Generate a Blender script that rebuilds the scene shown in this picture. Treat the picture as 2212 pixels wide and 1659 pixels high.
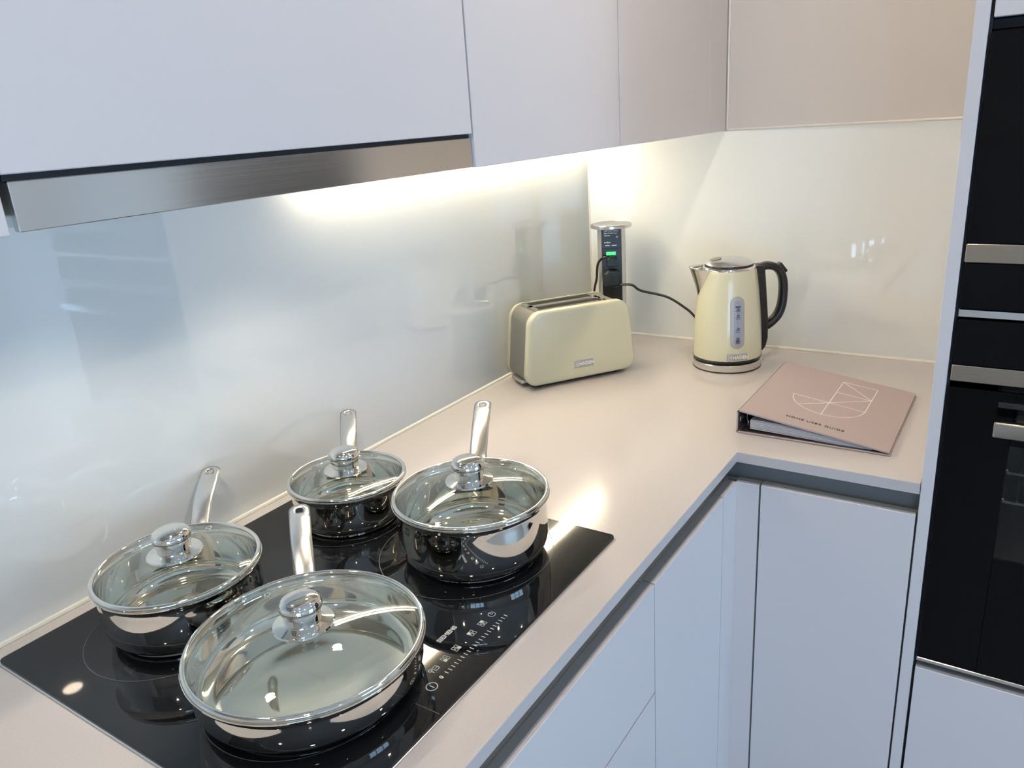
import bpy, bmesh, math, random
from mathutils import Vector, Matrix
R = math.radians
random.seed(7)
for o in list(bpy.data.objects):
    bpy.data.objects.remove(o)
SC = bpy.context.scene
COL = SC.collection
ZW = 0.9            # height of the worktop above the floor; all z below are measured from the worktop

# ------------------------------------------------------------------ camera
cam_d = bpy.data.cameras.new('camera')
cam = bpy.data.objects.new('camera', cam_d)
COL.objects.link(cam)
cam_d.sensor_width = 36.0
cam_d.lens = 1693.6459 / 2212 * 36.0
cam_d.clip_start = 0.02
cr, cu, cf = ((0.54370271, -0.83683453, -0.06399481), (0.30131012, 0.12346055, 0.94549971), (0.78332597, 0.53335304, -0.31927255))
cl = (-1.90552987, -1.00819317, 0.57710292 + ZW)
cam.matrix_world = Matrix(((cr[0], cu[0], -cf[0], cl[0]), (cr[1], cu[1], -cf[1], cl[1]), (cr[2], cu[2], -cf[2], cl[2]), (0, 0, 0, 1)))
SC.camera = cam

# ------------------------------------------------------------------ daylight, exposure
wd = bpy.data.worlds.new('daylight')
SC.world = wd
wd.use_nodes = True
wb = wd.node_tree.nodes['Background']
wb.inputs['Color'].default_value = (0.42, 0.67, 1.0, 1)
wb.inputs['Strength'].default_value = 6.4
SC.view_settings.view_transform = 'Standard'
SC.view_settings.look = 'None'
SC.view_settings.exposure = 0.22
SC.view_settings.gamma = 1.0
SC.view_settings.use_curve_mapping = False
SC.cycles.use_denoising = True
SC.cycles.max_bounces = 8
SC.cycles.diffuse_bounces = 4
SC.cycles.use_adaptive_sampling = True
SC.cycles.adaptive_threshold = 0.05
SC.cycles.adaptive_min_samples = 20
SC.cycles.glossy_bounces = 6
SC.cycles.transparent_max_bounces = 16
SC.cycles.caustics_refractive = False
SC.cycles.caustics_reflective = True
SC.cycles.blur_glossy = 0.6
SC.cycles.sample_clamp_indirect = 6.0
WIN = (-1.60, -0.40, -3.6, -0.80, 0.70)       # x0, x1, y, z0, z1 of the window behind the camera
WIN_FILL = (-3.3, -1.75, -4.2, -0.80, 0.70)      # y0, y1, x, z0, z1 of the unseen window added in the left wall for fill
for nm, sx, sy, lc, rt in (('window_portal', WIN[1] - WIN[0], WIN[4] - WIN[3], ((WIN[0] + WIN[1]) / 2, WIN[2] - .10, (WIN[3] + WIN[4]) / 2), (R(-90), 0, R(180))),
                           ('window_portal', WIN_FILL[1] - WIN_FILL[0], WIN_FILL[4] - WIN_FILL[3], (WIN_FILL[2] - .10, (WIN_FILL[0] + WIN_FILL[1]) / 2, (WIN_FILL[3] + WIN_FILL[4]) / 2), (R(-90), 0, R(90)))):
    pl = bpy.data.lights.new(nm, 'AREA')
    pl.shape = 'RECTANGLE'
    pl.size, pl.size_y = sx, sy
    pl.cycles.is_portal = True
    plo = bpy.data.objects.new(nm, pl)
    COL.objects.link(plo)
    plo.location = (lc[0], lc[1], lc[2] + ZW)
    plo.rotation_euler = rt
LED_COL, LED_STR = (1.0, 0.84, 0.60), 95.0
SPOT_COL, SPOT_STR = (1.0, 0.82, 0.62), 430.0       # corner downlight; the others are dimmed
HOOD_COL, HOOD_W = (1.0, 0.88, 0.72), 5.5

# ------------------------------------------------------------------ helpers
def obj(name, bm, mat, parent=None, loc=(0, 0, 0), rotz=0.0, smooth=False, label=None, cat=None, group=None, kind=None):
    me = bpy.data.meshes.new(name)
    bmesh.ops.recalc_face_normals(bm, faces=bm.faces[:])
    bm.to_mesh(me)
    bm.free()
    if smooth:
        if smooth is True:
            smooth = 38
        me.shade_smooth()
        me.set_sharp_from_angle(angle=R(smooth))
    me.materials.append(mat)
    return link(name, me, parent, loc, rotz, label, cat, group, kind)

def link(name, me, parent=None, loc=(0, 0, 0), rotz=0.0, label=None, cat=None, group=None, kind=None):
    o = bpy.data.objects.new(name, me)
    COL.objects.link(o)
    if parent:
        o.parent = parent
        o.location = loc
    else:
        o.location = (loc[0], loc[1], loc[2] + ZW)
    o.rotation_euler = (0, 0, rotz)
    if label: o['label'] = label
    if cat: o['category'] = cat
    if group: o['group'] = group
    if kind: o['kind'] = kind
    return o

def thing(name, label, cat, loc=(0, 0, 0), rotz=0.0, group=None):
    return link(name, None, None, loc, rotz, label, cat, group)

def B():
    return bmesh.new()

def box(bm, x0, x1, y0, y1, z0, z1, bev=0.0, seg=2):
    m = Matrix.Translation(((x0 + x1) / 2, (y0 + y1) / 2, (z0 + z1) / 2)) @ Matrix.Diagonal((abs(x1 - x0), abs(y1 - y0), abs(z1 - z0), 1))
    r = bmesh.ops.create_cube(bm, size=1.0, matrix=m)
    if bev > 0:
        es = list({e for v in r['verts'] for e in v.link_edges})
        bmesh.ops.bevel(bm, geom=es, offset=bev, segments=seg, profile=0.5, affect='EDGES')
    return bm

def lathe(bm, prof, n=64, cx=0.0, cy=0.0, close=False):
    rings = []
    for (r, z) in prof:
        if r < 1e-6:
            rings.append([bm.verts.new((cx, cy, z))])
        else:
            rings.append([bm.verts.new((cx + r * math.cos(2 * math.pi * i / n), cy + r * math.sin(2 * math.pi * i / n), z)) for i in range(n)])
    prs = list(zip(rings[:-1], rings[1:]))
    if close:
        prs.append((rings[-1], rings[0]))
    for a, b in prs:
        if len(a) == 1 and len(b) == 1:
            continue
        for i in range(n):
            j = (i + 1) % n
            if len(a) == 1:
                bm.faces.new((a[0], b[i], b[j]))
            elif len(b) == 1:
                bm.faces.new((a[i], b[0], a[j]))
            else:
                bm.faces.new((a[i], b[i], b[j], a[j]))
    return bm

def loft(bm, loops, cap=True):
    rs = [[bm.verts.new(p) for p in lp] for lp in loops]
    n = len(rs[0])
    for a, b in zip(rs[:-1], rs[1:]):
        for i in range(n):
            j = (i + 1) % n
            bm.faces.new((a[i], a[j], b[j], b[i]))
    if cap:
        bm.faces.new(rs[0])
        bm.faces.new(rs[-1])
    return bm

def catmull(pts, k=8):
    P = [Vector(p) for p in pts]
    P = [P[0] * 2 - P[1]] + P + [P[-1] * 2 - P[-2]]
    out = []
    for i in range(1, len(P) - 2):
        for s in range(k):
            t = s / k
            a, b, c, d = P[i - 1], P[i], P[i + 1], P[i + 2]
            out.append(0.5 * ((2 * b) + (c - a) * t + (2 * a - 5 * b + 4 * c - d) * t * t + (3 * b - a - 3 * c + d) * t ** 3))
    out.append(P[-2])
    return out

def tube(bm, pts, r, n=10, cap=True):
    pts = [Vector(p) for p in pts]
    up = Vector((0, 0, 1))
    t0 = (pts[1] - pts[0]).normalized()
    if abs(t0.dot(up)) > 0.95:
        up = Vector((1, 0, 0))
    nx = t0.cross(up).normalized()
    loops = []
    for i, p in enumerate(pts):
        t = (pts[min(i + 1, len(pts) - 1)] - pts[max(i - 1, 0)]).normalized()
        nx = (nx - t * nx.dot(t)).normalized()
        ny = t.cross(nx)
        rr = r[i] if isinstance(r, (list, tuple)) else r
        loops.append([p + (nx * math.cos(2 * math.pi * k / n) + ny * math.sin(2 * math.pi * k / n)) * rr for k in range(n)])
    return loft(bm, loops, cap)

def rounded(corners, radii, k=6):
    """outline of a polygon with rounded corners (counter-clockwise 2D points)"""
    out = []
    n = len(corners)
    for i in range(n):
        p, a, b = Vector(corners[i]), Vector(corners[i - 1]), Vector(corners[(i + 1) % n])
        r = radii[i] if isinstance(radii, (list, tuple)) else radii
        u, v = (a - p).normalized(), (b - p).normalized()
        ang = u.angle(v)
        d = r / math.tan(ang / 2)
        c = p + (u + v).normalized() * (r / math.sin(ang / 2))
        s, e = p + u * d - c, p + v * d - c
        a0 = math.atan2(s.y, s.x)
        da = math.atan2(e.y, e.x) - a0
        while da > math.pi: da -= 2 * math.pi
        while da < -math.pi: da += 2 * math.pi
        for j in range(k + 1):
            t = a0 + da * j / k
            out.append((c.x + r * math.cos(t), c.y + r * math.sin(t)))
    return out

def inset(outline, d):
    n = len(outline)
    out = []
    for i in range(n):
        p, a, b = Vector(outline[i]), Vector(outline[i - 1]), Vector(outline[(i + 1) % n])
        t = (b - a)
        if t.length < 1e-9:
            out.append(tuple(p)); continue
        t.normalize()
        out.append((p.x - t.y * d, p.y + t.x * d))
    return out

def slab(bm, outline, z0, z1, bev=0.0):
    """vertical prism over a counter-clockwise outline, top edge optionally rounded"""
    loops = [[(x, y, z0) for x, y in outline]]
    if bev > 0:
        loops.append([(x, y, z1 - bev) for x, y in outline])
        loops.append([(x, y, z1 - bev * 0.3) for x, y in inset(outline, bev * 0.3)])
        loops.append([(x, y, z1) for x, y in inset(outline, bev)])
    else:
        loops.append([(x, y, z1) for x, y in outline])
    return loft(bm, loops)

def text(name, body, size, mat, parent, origin, xd, yd, bold=0.0, align='CENTER', thick=0.0002, space=1.0, label=None):
    cu_ = bpy.data.curves.new(name, 'FONT')
    cu_.body = body
    cu_.size = size
    cu_.align_x = align
    cu_.align_y = 'CENTER'
    cu_.extrude = thick
    cu_.offset = bold
    cu_.space_character = space
    cu_.resolution_u = 3
    tmp = bpy.data.objects.new(name, cu_)
    COL.objects.link(tmp)
    dg = bpy.context.evaluated_depsgraph_get()
    me = bpy.data.meshes.new_from_object(tmp.evaluated_get(dg))
    bpy.data.objects.remove(tmp)
    bpy.data.curves.remove(cu_)
    x, y = Vector(xd).normalized(), Vector(yd).normalized()
    z = x.cross(y)
    o_ = Vector(origin)
    me.transform(Matrix(((x.x, y.x, z.x, o_.x), (x.y, y.y, z.y, o_.y), (x.z, y.z, z.z, o_.z), (0, 0, 0, 1))))
    me.materials.clear()
    me.materials.append(mat)
    return link(name, me, parent, label=label)

# ------------------------------------------------------------------ materials
def mat(name, col, rough=0.5, metal=0.0, ior=1.5, coat=0.0, noise=None, bump=None, aniso=0.0, emit=None, emit_str=0.0, stretch=(1, 1, 1)):
    m = bpy.data.materials.new(name)
    m.use_nodes = True
    nt = m.node_tree
    b = nt.nodes['Principled BSDF']
    b.inputs['Base Color'].default_value = (*col, 1)
    b.inputs['Roughness'].default_value = rough
    b.inputs['Metallic'].default_value = metal
    b.inputs['IOR'].default_value = ior
    b.inputs['Coat Weight'].default_value = coat
    b.inputs['Coat Roughness'].default_value = 0.03
    if emit:
        b.inputs['Emission Color'].default_value = (*emit, 1)
        b.inputs['Emission Strength'].default_value = emit_str
    if noise or bump:
        tc = nt.nodes.new('ShaderNodeTexCoord')
        mp = nt.nodes.new('ShaderNodeMapping')
        mp.inputs['Scale'].default_value = stretch
        nt.links.new(tc.outputs['Object'], mp.inputs['Vector'])
    if noise:                      # (scale, second colour, low, high)
        n = nt.nodes.new('ShaderNodeTexNoise')
        n.inputs['Scale'].default_value = noise[0]
        n.inputs['Detail'].default_value = 3
        nt.links.new(mp.outputs['Vector'], n.inputs['Vector'])
        rp = nt.nodes.new('ShaderNodeValToRGB')
        rp.color_ramp.elements[0].position = noise[2]
        rp.color_ramp.elements[1].position = noise[3]
        rp.color_ramp.elements[0].color = (*col, 1)
        rp.color_ramp.elements[1].color = (*noise[1], 1)
        nt.links.new(n.outputs['Fac'], rp.inputs['Fac'])
        nt.links.new(rp.outputs['Color'], b.inputs['Base Color'])
    if bump:                       # (scale, strength, distance)
        n2 = nt.nodes.new('ShaderNodeTexNoise')
        n2.inputs['Scale'].default_value = bump[0]
        n2.inputs['Detail'].default_value = 2
        nt.links.new(mp.outputs['Vector'], n2.inputs['Vector'])
        bp_ = nt.nodes.new('ShaderNodeBump')
        bp_.inputs['Strength'].default_value = bump[1]
        bp_.inputs['Distance'].default_value = bump[2]
        nt.links.new(n2.outputs['Fac'], bp_.inputs['Height'])
        nt.links.new(bp_.outputs['Normal'], b.inputs['Normal'])
    return m

def clear_glass(name, tint, ior=1.5, gloss=1.0):
    m = bpy.data.materials.new(name)
    m.use_nodes = True
    nt = m.node_tree
    nt.nodes.remove(nt.nodes['Principled BSDF'])
    out = nt.nodes['Material Output']
    tr = nt.nodes.new('ShaderNodeBsdfTransparent')
    tr.inputs['Color'].default_value = (*tint, 1)
    gl = nt.nodes.new('ShaderNodeBsdfGlossy')
    gl.inputs['Roughness'].default_value = 0.02
    gl.inputs['Color'].default_value = (gloss, gloss, gloss, 1)
    fr = nt.nodes.new('ShaderNodeFresnel')
    fr.inputs['IOR'].default_value = ior
    geo = nt.nodes.new('ShaderNodeNewGeometry')
    mul = nt.nodes.new('ShaderNodeMath')
    mul.operation = 'MULTIPLY'
    inv = nt.nodes.new('ShaderNodeMath')
    inv.operation = 'SUBTRACT'
    inv.inputs[0].default_value = 1.0
    nt.links.new(geo.outputs['Backfacing'], inv.inputs[1])
    nt.links.new(fr.outputs['Fac'], mul.inputs[0])
    nt.links.new(inv.outputs['Value'], mul.inputs[1])
    mx = nt.nodes.new('ShaderNodeMixShader')
    nt.links.new(mul.outputs['Value'], mx.inputs['Fac'])
    nt.links.new(tr.outputs['BSDF'], mx.inputs[1])
    nt.links.new(gl.outputs['BSDF'], mx.inputs[2])
    nt.links.new(mx.outputs['Shader'], out.inputs['Surface'])
    return m

def emission(name, col, strength):
    m = bpy.data.materials.new(name)
    m.use_nodes = True
    nt = m.node_tree
    nt.nodes.remove(nt.nodes['Principled BSDF'])
    e = nt.nodes.new('ShaderNodeEmission')
    e.inputs['Color'].default_value = (*col, 1)
    e.inputs['Strength'].default_value = strength
    nt.links.new(e.outputs['Emission'], nt.nodes['Material Output'].inputs['Surface'])
    return m

M = dict(
    cabinet=mat('cabinet_lacquer', (0.68, 0.66, 0.67), 0.38, bump=(900, 0.03, 0.0005)),
    carcass=mat('cabinet_carcass', (0.40, 0.40, 0.39), 0.5, bump=(600, 0.03, 0.0005)),
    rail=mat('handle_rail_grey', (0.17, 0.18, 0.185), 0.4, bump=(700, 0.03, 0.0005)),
    edge=mat('door_edge_shade', (0.30, 0.31, 0.31), 0.4, bump=(700, 0.03, 0.0005)),  # shade on the door tops, put into the colour
    quartz=mat('worktop_quartz', (0.575, 0.545, 0.54), 0.155, noise=(420, (0.53, 0.50, 0.495), 0.45, 0.8)),
    splash=mat('back_painted_glass', (0.79, 0.825, 0.825), 0.01, ior=1.6, coat=1.0, bump=(3, 0.01, 0.0003)),
    paint=mat('wall_paint', (0.70, 0.665, 0.63), 0.7, bump=(500, 0.08, 0.0006)),
    white_paint=mat('room_paint', (0.80, 0.79, 0.77), 0.8, bump=(400, 0.05, 0.0006)),
    ceiling=mat('ceiling_paint', (0.80, 0.80, 0.80), 0.85, bump=(400, 0.05, 0.0006)),
    floor=mat('floor_boards', (0.40, 0.38, 0.36), 0.45, noise=(8, (0.32, 0.30, 0.28), 0.3, 0.75), stretch=(1, 12, 1)),
    silicone=mat('silicone', (0.82, 0.80, 0.74), 0.35, bump=(200, 0.05, 0.0004)),
    steel=mat('polished_steel', (0.82, 0.795, 0.73), 0.045, 1.0, noise=(5, (0.79, 0.765, 0.705), 0.4, 0.7)),
    satin=mat('satin_steel', (0.74, 0.73, 0.71), 0.24, 1.0, bump=(300, 0.03, 0.0003), stretch=(1, 8, 8)),
    hobglass=mat('black_ceramic_glass', (0.008, 0.009, 0.011), 0.02, noise=(700, (0.018, 0.02, 0.024), 0.6, 0.85)),
    black_glass=mat('black_oven_glass', (0.003, 0.003, 0.004), 0.02, ior=1.27, noise=(40, (0.0033, 0.0033, 0.0043), 0.4, 0.7)),
    dark=mat('dark_gap', (0.012, 0.012, 0.014), 0.6, bump=(300, 0.05, 0.0004)),
    print_=mat('hob_print', (0.62, 0.62, 0.60), 0.5, noise=(50, (0.56, 0.56, 0.54), 0.4, 0.7)),
    faint=mat('hob_zone_print', (0.11, 0.115, 0.12), 0.4, noise=(50, (0.09, 0.095, 0.10), 0.4, 0.7)),
    cream=mat('cream_enamel', (0.68, 0.675, 0.50), 0.22, coat=0.6, noise=(900, (0.645, 0.64, 0.47), 0.5, 0.8)),
    toaster_grey=mat('toaster_grey_metal', (0.27, 0.265, 0.24), 0.38, 0.4, bump=(500, 0.03, 0.0004)),
    black_plastic=mat('black_plastic', (0.012, 0.012, 0.013), 0.32, bump=(800, 0.04, 0.0004)),
    plug_plastic=mat('plug_plastic', (0.012, 0.018, 0.019), 0.42, bump=(700, 0.04, 0.0004)),
    cord=mat('cord_rubber', (0.012, 0.011, 0.011), 0.4, bump=(500, 0.05, 0.0004)),
    alu=mat('anodised_aluminium', (0.66, 0.65, 0.63), 0.32, 0.8, bump=(500, 0.03, 0.0004)),
    green=mat('green_switch', (0.05, 0.55, 0.16), 0.3, emit=(0.08, 0.9, 0.25), emit_str=0.7, noise=(60, (0.04, 0.5, 0.14), 0.4, 0.7)),
    gauge_dark=mat('lid_button_grey', (0.16, 0.155, 0.13), 0.3, noise=(60, (0.15, 0.145, 0.12), 0.4, 0.7)),
    gauge=mat('gauge_frame', (0.40, 0.42, 0.43), 0.25, noise=(60, (0.38, 0.40, 0.41), 0.4, 0.7)),
    gauge_in=mat('gauge_window', (0.34, 0.39, 0.50), 0.12, noise=(60, (0.32, 0.37, 0.48), 0.4, 0.7)),
    ink=mat('dark_ink', (0.03, 0.026, 0.03), 0.55, noise=(50, (0.028, 0.024, 0.028), 0.4, 0.7)),
    whiteprint=mat('white_print', (0.85, 0.84, 0.80), 0.5, noise=(50, (0.82, 0.81, 0.78), 0.4, 0.7)),
    binder=mat('binder_mauve_board', (0.45, 0.372, 0.365), 0.55, noise=(300, (0.43, 0.355, 0.348), 0.4, 0.75), bump=(900, 0.05, 0.0004)),
    binder_in=mat('binder_lining', (0.06, 0.045, 0.045), 0.6, bump=(600, 0.05, 0.0004)),
    paper=mat('paper', (0.76, 0.77, 0.82), 0.7, bump=(500, 0.03, 0.0004)),
    lidglass=clear_glass('lid_glass', (0.955, 0.96, 0.93)),
    pane=clear_glass('window_pane', (0.97, 0.98, 0.98)),
    ovenwin=clear_glass('oven_window_glass', (0.62, 0.64, 0.66)),
    frame=mat('window_frame_white', (0.75, 0.75, 0.75), 0.4, bump=(300, 0.03, 0.0004)),
    led=emission('led_light', LED_COL, LED_STR),
    hoodlens=emission('hood_lamp_lens', HOOD_COL, 30.0),
    spot=emission('downlight_lens', SPOT_COL, SPOT_STR),
    spot_dim=emission('downlight_lens_dimmed', SPOT_COL, SPOT_STR * 0.62),
)

def brushed(name, col, axis):
    """brushed steel, grain along one axis"""
    s = [260, 260, 260]
    s[axis] = 3
    m = mat(name, col, 0.25, 1.0, bump=(1.0, 0.25, 0.0005), stretch=tuple(s))
    nt = m.node_tree
    tg = nt.nodes.new('ShaderNodeTangent')
    tg.direction_type = 'RADIAL'
    tg.axis = 'Z'
    bs = nt.nodes['Principled BSDF']
    bs.inputs['Anisotropic'].default_value = 0.85
    bs.inputs['Anisotropic Rotation'].default_value = 0.25
    nt.links.new(tg.outputs['Tangent'], bs.inputs['Tangent'])
    return m
M['brushed'] = brushed('brushed_steel', (0.70, 0.68, 0.64), 0)
M['brushed_y'] = brushed('brushed_oven_steel', (0.42, 0.39, 0.34), 1)

# ------------------------------------------------------------------ room shell
XL, YF, ZF, ZC = -4.2, -3.6, -ZW, 1.5
def struct(name, bm, m, **k):
    return obj(name, bm, m, kind='structure', **k)
struct('floor', box(B(), XL - .1, 0.106, YF - .1, 0.106, ZF - .1, ZF), M['floor'])
struct('ceiling', box(B(), XL - .1, 0.106, YF - .1, 0.106, ZC, ZC + .1), M['ceiling'])
struct('wall_back', box(B(), XL - .1, 0.106, 0.006, 0.106, ZF, ZC), M['paint'])
struct('wall_right', box(B(), 0.006, 0.106, YF - .1, 0.006, ZF, ZC), M['paint'])
b = B()
box(b, XL - .1, XL, YF - .1, WIN_FILL[0], ZF, ZC)
box(b, XL - .1, XL, WIN_FILL[1], 0.006, ZF, ZC)
box(b, XL - .1, XL, WIN_FILL[0], WIN_FILL[1], ZF, WIN_FILL[3])
box(b, XL - .1, XL, WIN_FILL[0], WIN_FILL[1], WIN_FILL[4], ZC)
struct('wall_left', b, M['white_paint'])
b = B()
box(b, XL, WIN[0], YF - .1, YF, ZF, ZC)
box(b, WIN[1], 0.006, YF - .1, YF, ZF, ZC)
box(b, WIN[0], WIN[1], YF - .1, YF, ZF, WIN[3])
box(b, WIN[0], WIN[1], YF - .1, YF, WIN[4], ZC)
struct('wall_front', b, M['white_paint'])
def window(name, a0, a1, z0, z1, put):
    """three light window; put(a, d, z) maps along the wall / depth / height to a point box"""
    w = link(name, None, None, (0, 0, 0), kind='structure')
    b = B()
    xs = [a0 + (a1 - a0) * k / 3 for k in range(4)]
    for x in xs:
        xx = min(max(x, a0 + .025), a1 - .025)
        put(b, xx - .025, xx + .025, .02, .08, z0, z1)
    zm = z0 + (z1 - z0) * 0.62
    for z in (z0 + .025, zm, z1 - .025):
        put(b, a0, a1, .022, .078, z - .025, z + .025)
    obj('window_frame', b, M['frame'], w)
    for i in range(3):
        for q0, q1 in ((z0 + .05, zm - .025), (zm + .025, z1 - .05)):
            obj('pane', put(B(), xs[i] + .02, xs[i + 1] - .02, .047, .053, q0, q1), M['pane'], w)
window('window_1', WIN[0], WIN[1], WIN[3], WIN[4], lambda b, a0, a1, d0, d1, z0, z1: box(b, a0, a1, YF - d1, YF - d0, z0, z1))
window('fill_window', WIN_FILL[0], WIN_FILL[1], WIN_FILL[3], WIN_FILL[4], lambda b, a0, a1, d0, d1, z0, z1: box(b, XL - d1, XL - d0, a0, a1, z0, z1))

# ------------------------------------------------------------------ splashback glass and silicone
obj('glass_splashback', box(B(), -2.60, -0.0015, 0.0, 0.0058, 0.004, 0.60, .0008, 1), M['splash'],
    label='long pale glass splashback behind the hob and pans', cat='splashback')
obj('glass_splashback', box(B(), 0.0, 0.0058, -0.909, -0.0015, 0.004, 0.5185, .0008, 1), M['splash'],
    label='short pale glass splashback behind the kettle', cat='splashback')
def bead(pts):
    return tube(B(), pts, 0.0042, 8)
struct('trim_1', bead([(-2.60, -0.001, 0.0012), (-0.002, -0.001, 0.0012)]), M['silicone'], smooth=True)
struct('trim_2', bead([(-0.001, -0.004, 0.0012), (-0.001, -0.908, 0.0012)]), M['silicone'], smooth=True)
struct('trim_3', tube(B(), [(0.0, 0.0, 0.004), (0.0, 0.0, 0.5185)], 0.0026, 8), M['silicone'], smooth=True)
struct('trim_4', tube(B(), [(0.004, -0.374, 0.521), (0.004, -0.908, 0.521)], 0.003, 8), M['silicone'], smooth=True)
struct('trim_5', tube(B(), [(0.004, -0.371, 0.52), (0.004, -0.371, 1.30)], 0.003, 8), M['silicone'], smooth=True)

# ------------------------------------------------------------------ worktop
out = [(-2.60, 0.0), (-2.60, -0.62), (-0.6504, -0.62), (-0.6504, -0.9085), (0.0, -0.9085), (0.0, 0.0)]
obj('worktop', slab(B(), out, -0.0185, 0.0, 0.0012), M['quartz'],
    label='pale pinkish quartz worktop running round the corner', cat='worktop')

# ------------------------------------------------------------------ base cabinets (handleless, finger gap under the worktop)
def front_y(name, x0, x1, z0, z1, parent, bevel=True):
    """door whose face looks along -y, eased top edge"""
    yf = -0.62
    pr = [(yf, z0), (yf + .019, z0), (yf + .019, z1), (yf + .0010, z1), (yf + .0003, z1 - .0003), (yf, z1 - .0010)] if bevel else \
         [(yf, z0), (yf + .019, z0), (yf + .019, z1), (yf, z1)]
    d = obj(name, loft(B(), [[(x, y, z) for y, z in pr] for x in (x0, x1)]), M['cabinet'], parent)
    if bevel:
        obj('edge_shade', box(B(), x0, x1, yf + .0068, yf + .0190, z1 - .0004, z1 + .0007), M['edge'], d)  # darker strip standing in for the worktop's shade on the door top
    return d
def front_x(name, y0, y1, z0, z1, parent, bevel=True, xf=-0.6504):
    pr = [(xf, z0), (xf + .019, z0), (xf + .019, z1), (xf + .0010, z1), (xf + .0003, z1 - .0003), (xf, z1 - .0010)] if bevel else \
         [(xf, z0), (xf + .019, z0), (xf + .019, z1), (xf, z1)]
    d = obj(name, loft(B(), [[(x, y, z) for x, z in pr] for y in (y0, y1)]), M['cabinet'], parent)
    if bevel:
        obj('edge_shade', box(B(), xf + .0068, xf + .0190, y0, y1, z1 - .0004, z1 + .0007), M['edge'], d)  # same painted shade strip along the top
    return d
ZT, ZB = -0.058, -0.75
t = thing('base_cabinet', 'grey base cabinet of wide drawers under the hob', 'cabinet', (-1.31, -0.3, -0.9))
t.location = (0, 0, ZW)
obj('carcass', box(B(), -1.608, -1.0135, -0.600, -0.02, ZB, -0.0605), M['carcass'], t)
front_y('drawer_front', -1.607, -1.0135, -0.2425, ZT, t)
front_y('drawer_front', -1.607, -1.0135, ZB, -0.2455, t, False)
t = thing('base_cabinet', 'grey single door base cabinet between the drawers and the inner corner', 'cabinet')
obj('carcass', box(B(), -1.0125, -0.7185, -0.600, -0.02, ZB, -0.0605), M['carcass'], t)
front_y('door', -1.0110, -0.7185, ZB, ZT, t)
t = thing('base_cabinet', 'grey single door base cabinet beneath the ring binder', 'cabinet')
obj('carcass', box(B(), -0.630, -0.02, -0.9075, -0.6635, ZB, -0.0605), M['carcass'], t)
front_x('door', -0.9065, -0.6640, ZB, -0.0555, t)
t = thing('base_cabinet', 'grey base cabinet left of the hob drawers', 'cabinet')
obj('carcass', box(B(), -2.58, -1.609, -0.600, -0.02, ZB, -0.0605), M['carcass'], t)
front_y('door', -2.10, -1.6095, ZB, ZT, t)
front_y('door', -2.58, -2.1030, ZB, ZT, t)
t = thing('corner_post', 'narrow L shaped grey filler post in the inner corner of the base units', 'corner post')
b = box(B(), -0.7165, -0.02, -0.600, -0.02, ZB, -0.0622)
box(b, -0.630, -0.02, -0.662, -0.600, ZB, -0.0622)
obj('carcass', b, M['carcass'], t)
front_y('filler_panel', -0.7165, -0.6504, ZB, ZT + .001, t)
front_x('filler_panel', -0.6605, -0.6200, ZB, -0.0565, t)
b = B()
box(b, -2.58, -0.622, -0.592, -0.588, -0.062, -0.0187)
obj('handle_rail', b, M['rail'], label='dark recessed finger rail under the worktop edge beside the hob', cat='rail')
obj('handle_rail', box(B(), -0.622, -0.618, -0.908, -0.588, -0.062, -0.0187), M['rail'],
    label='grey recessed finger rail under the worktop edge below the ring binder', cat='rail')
obj('plinth', box(B(), -2.58, -0.58, -0.57, -0.55, ZF, ZB), M['cabinet'], label='grey plinth under the hob side base cabinets', cat='plinth')
obj('plinth', box(B(), -0.58, -0.56, -0.908, -0.57, ZF, ZB), M['cabinet'], label='grey plinth under the binder side base cabinet', cat='plinth')

# ------------------------------------------------------------------ wall cabinets and extractor
ZU, ZH, YU = 0.5185, 1.30, -0.368
def wall_cab(label, x0, x1, doors, z0=ZU, extra=None):
    t = thing('wall_cabinet', label, 'cabinet')
    obj('carcass', box(B(), x0 + .0005, x1 - .0005, YU + .021, -0.0005, z0 + .012, ZH), M['carcass'], t)
    for d0, d1 in doors:
        obj('door', box(B(), d0, d1, YU, YU + .019, z0, ZH, .0008, 1), M['cabinet'], t)
    return t
wall_cab('grey wall cabinet with a wide flap door above the steel extractor', -1.614, -1.0165, [(-1.612, -1.0195)], 0.5625)
wall_cab('grey wall cabinet with tall door just right of the steel extractor', -1.0165, -0.5685, [(-1.0155, -0.5702)])
t = wall_cab('warm lit grey wall cabinet with tall door nearest the corner', -0.5685, -0.0005, [(-0.5668, -0.1130)])
obj('filler_panel', box(B(), -0.1108, -0.0005, YU, YU + .019, ZU, ZH, .0006, 1), M['cabinet'], t)
wall_cab('grey wall cabinet left of the steel extractor, mostly out of view', -2.20, -1.6145, [(-2.199, -1.6165)])
t = thing('extractor_hood', 'slim built in extractor with a brushed steel front strip', 'extractor hood')
obj('visor', box(B(), -1.6075, -1.0175, YU + .004, YU + .012, 0.5195, 0.5572, .0007, 1), M['brushed'], t)
obj('housing', box(B(), -1.6070, -1.0180, YU + .0125, -0.03, 0.5230, 0.5740), M['satin'], t)
obj('seal', box(B(), -1.6095, -1.0185, YU + .007, YU + .0122, 0.5574, 0.5620), M['dark'], t)
for k in range(2):
    x0 = -1.56 + k * 0.25
    obj('filter', box(B(), x0, x0 + .23, -0.30, -0.08, 0.5205, 0.5228, .001, 1), M['alu'], t)
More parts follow.
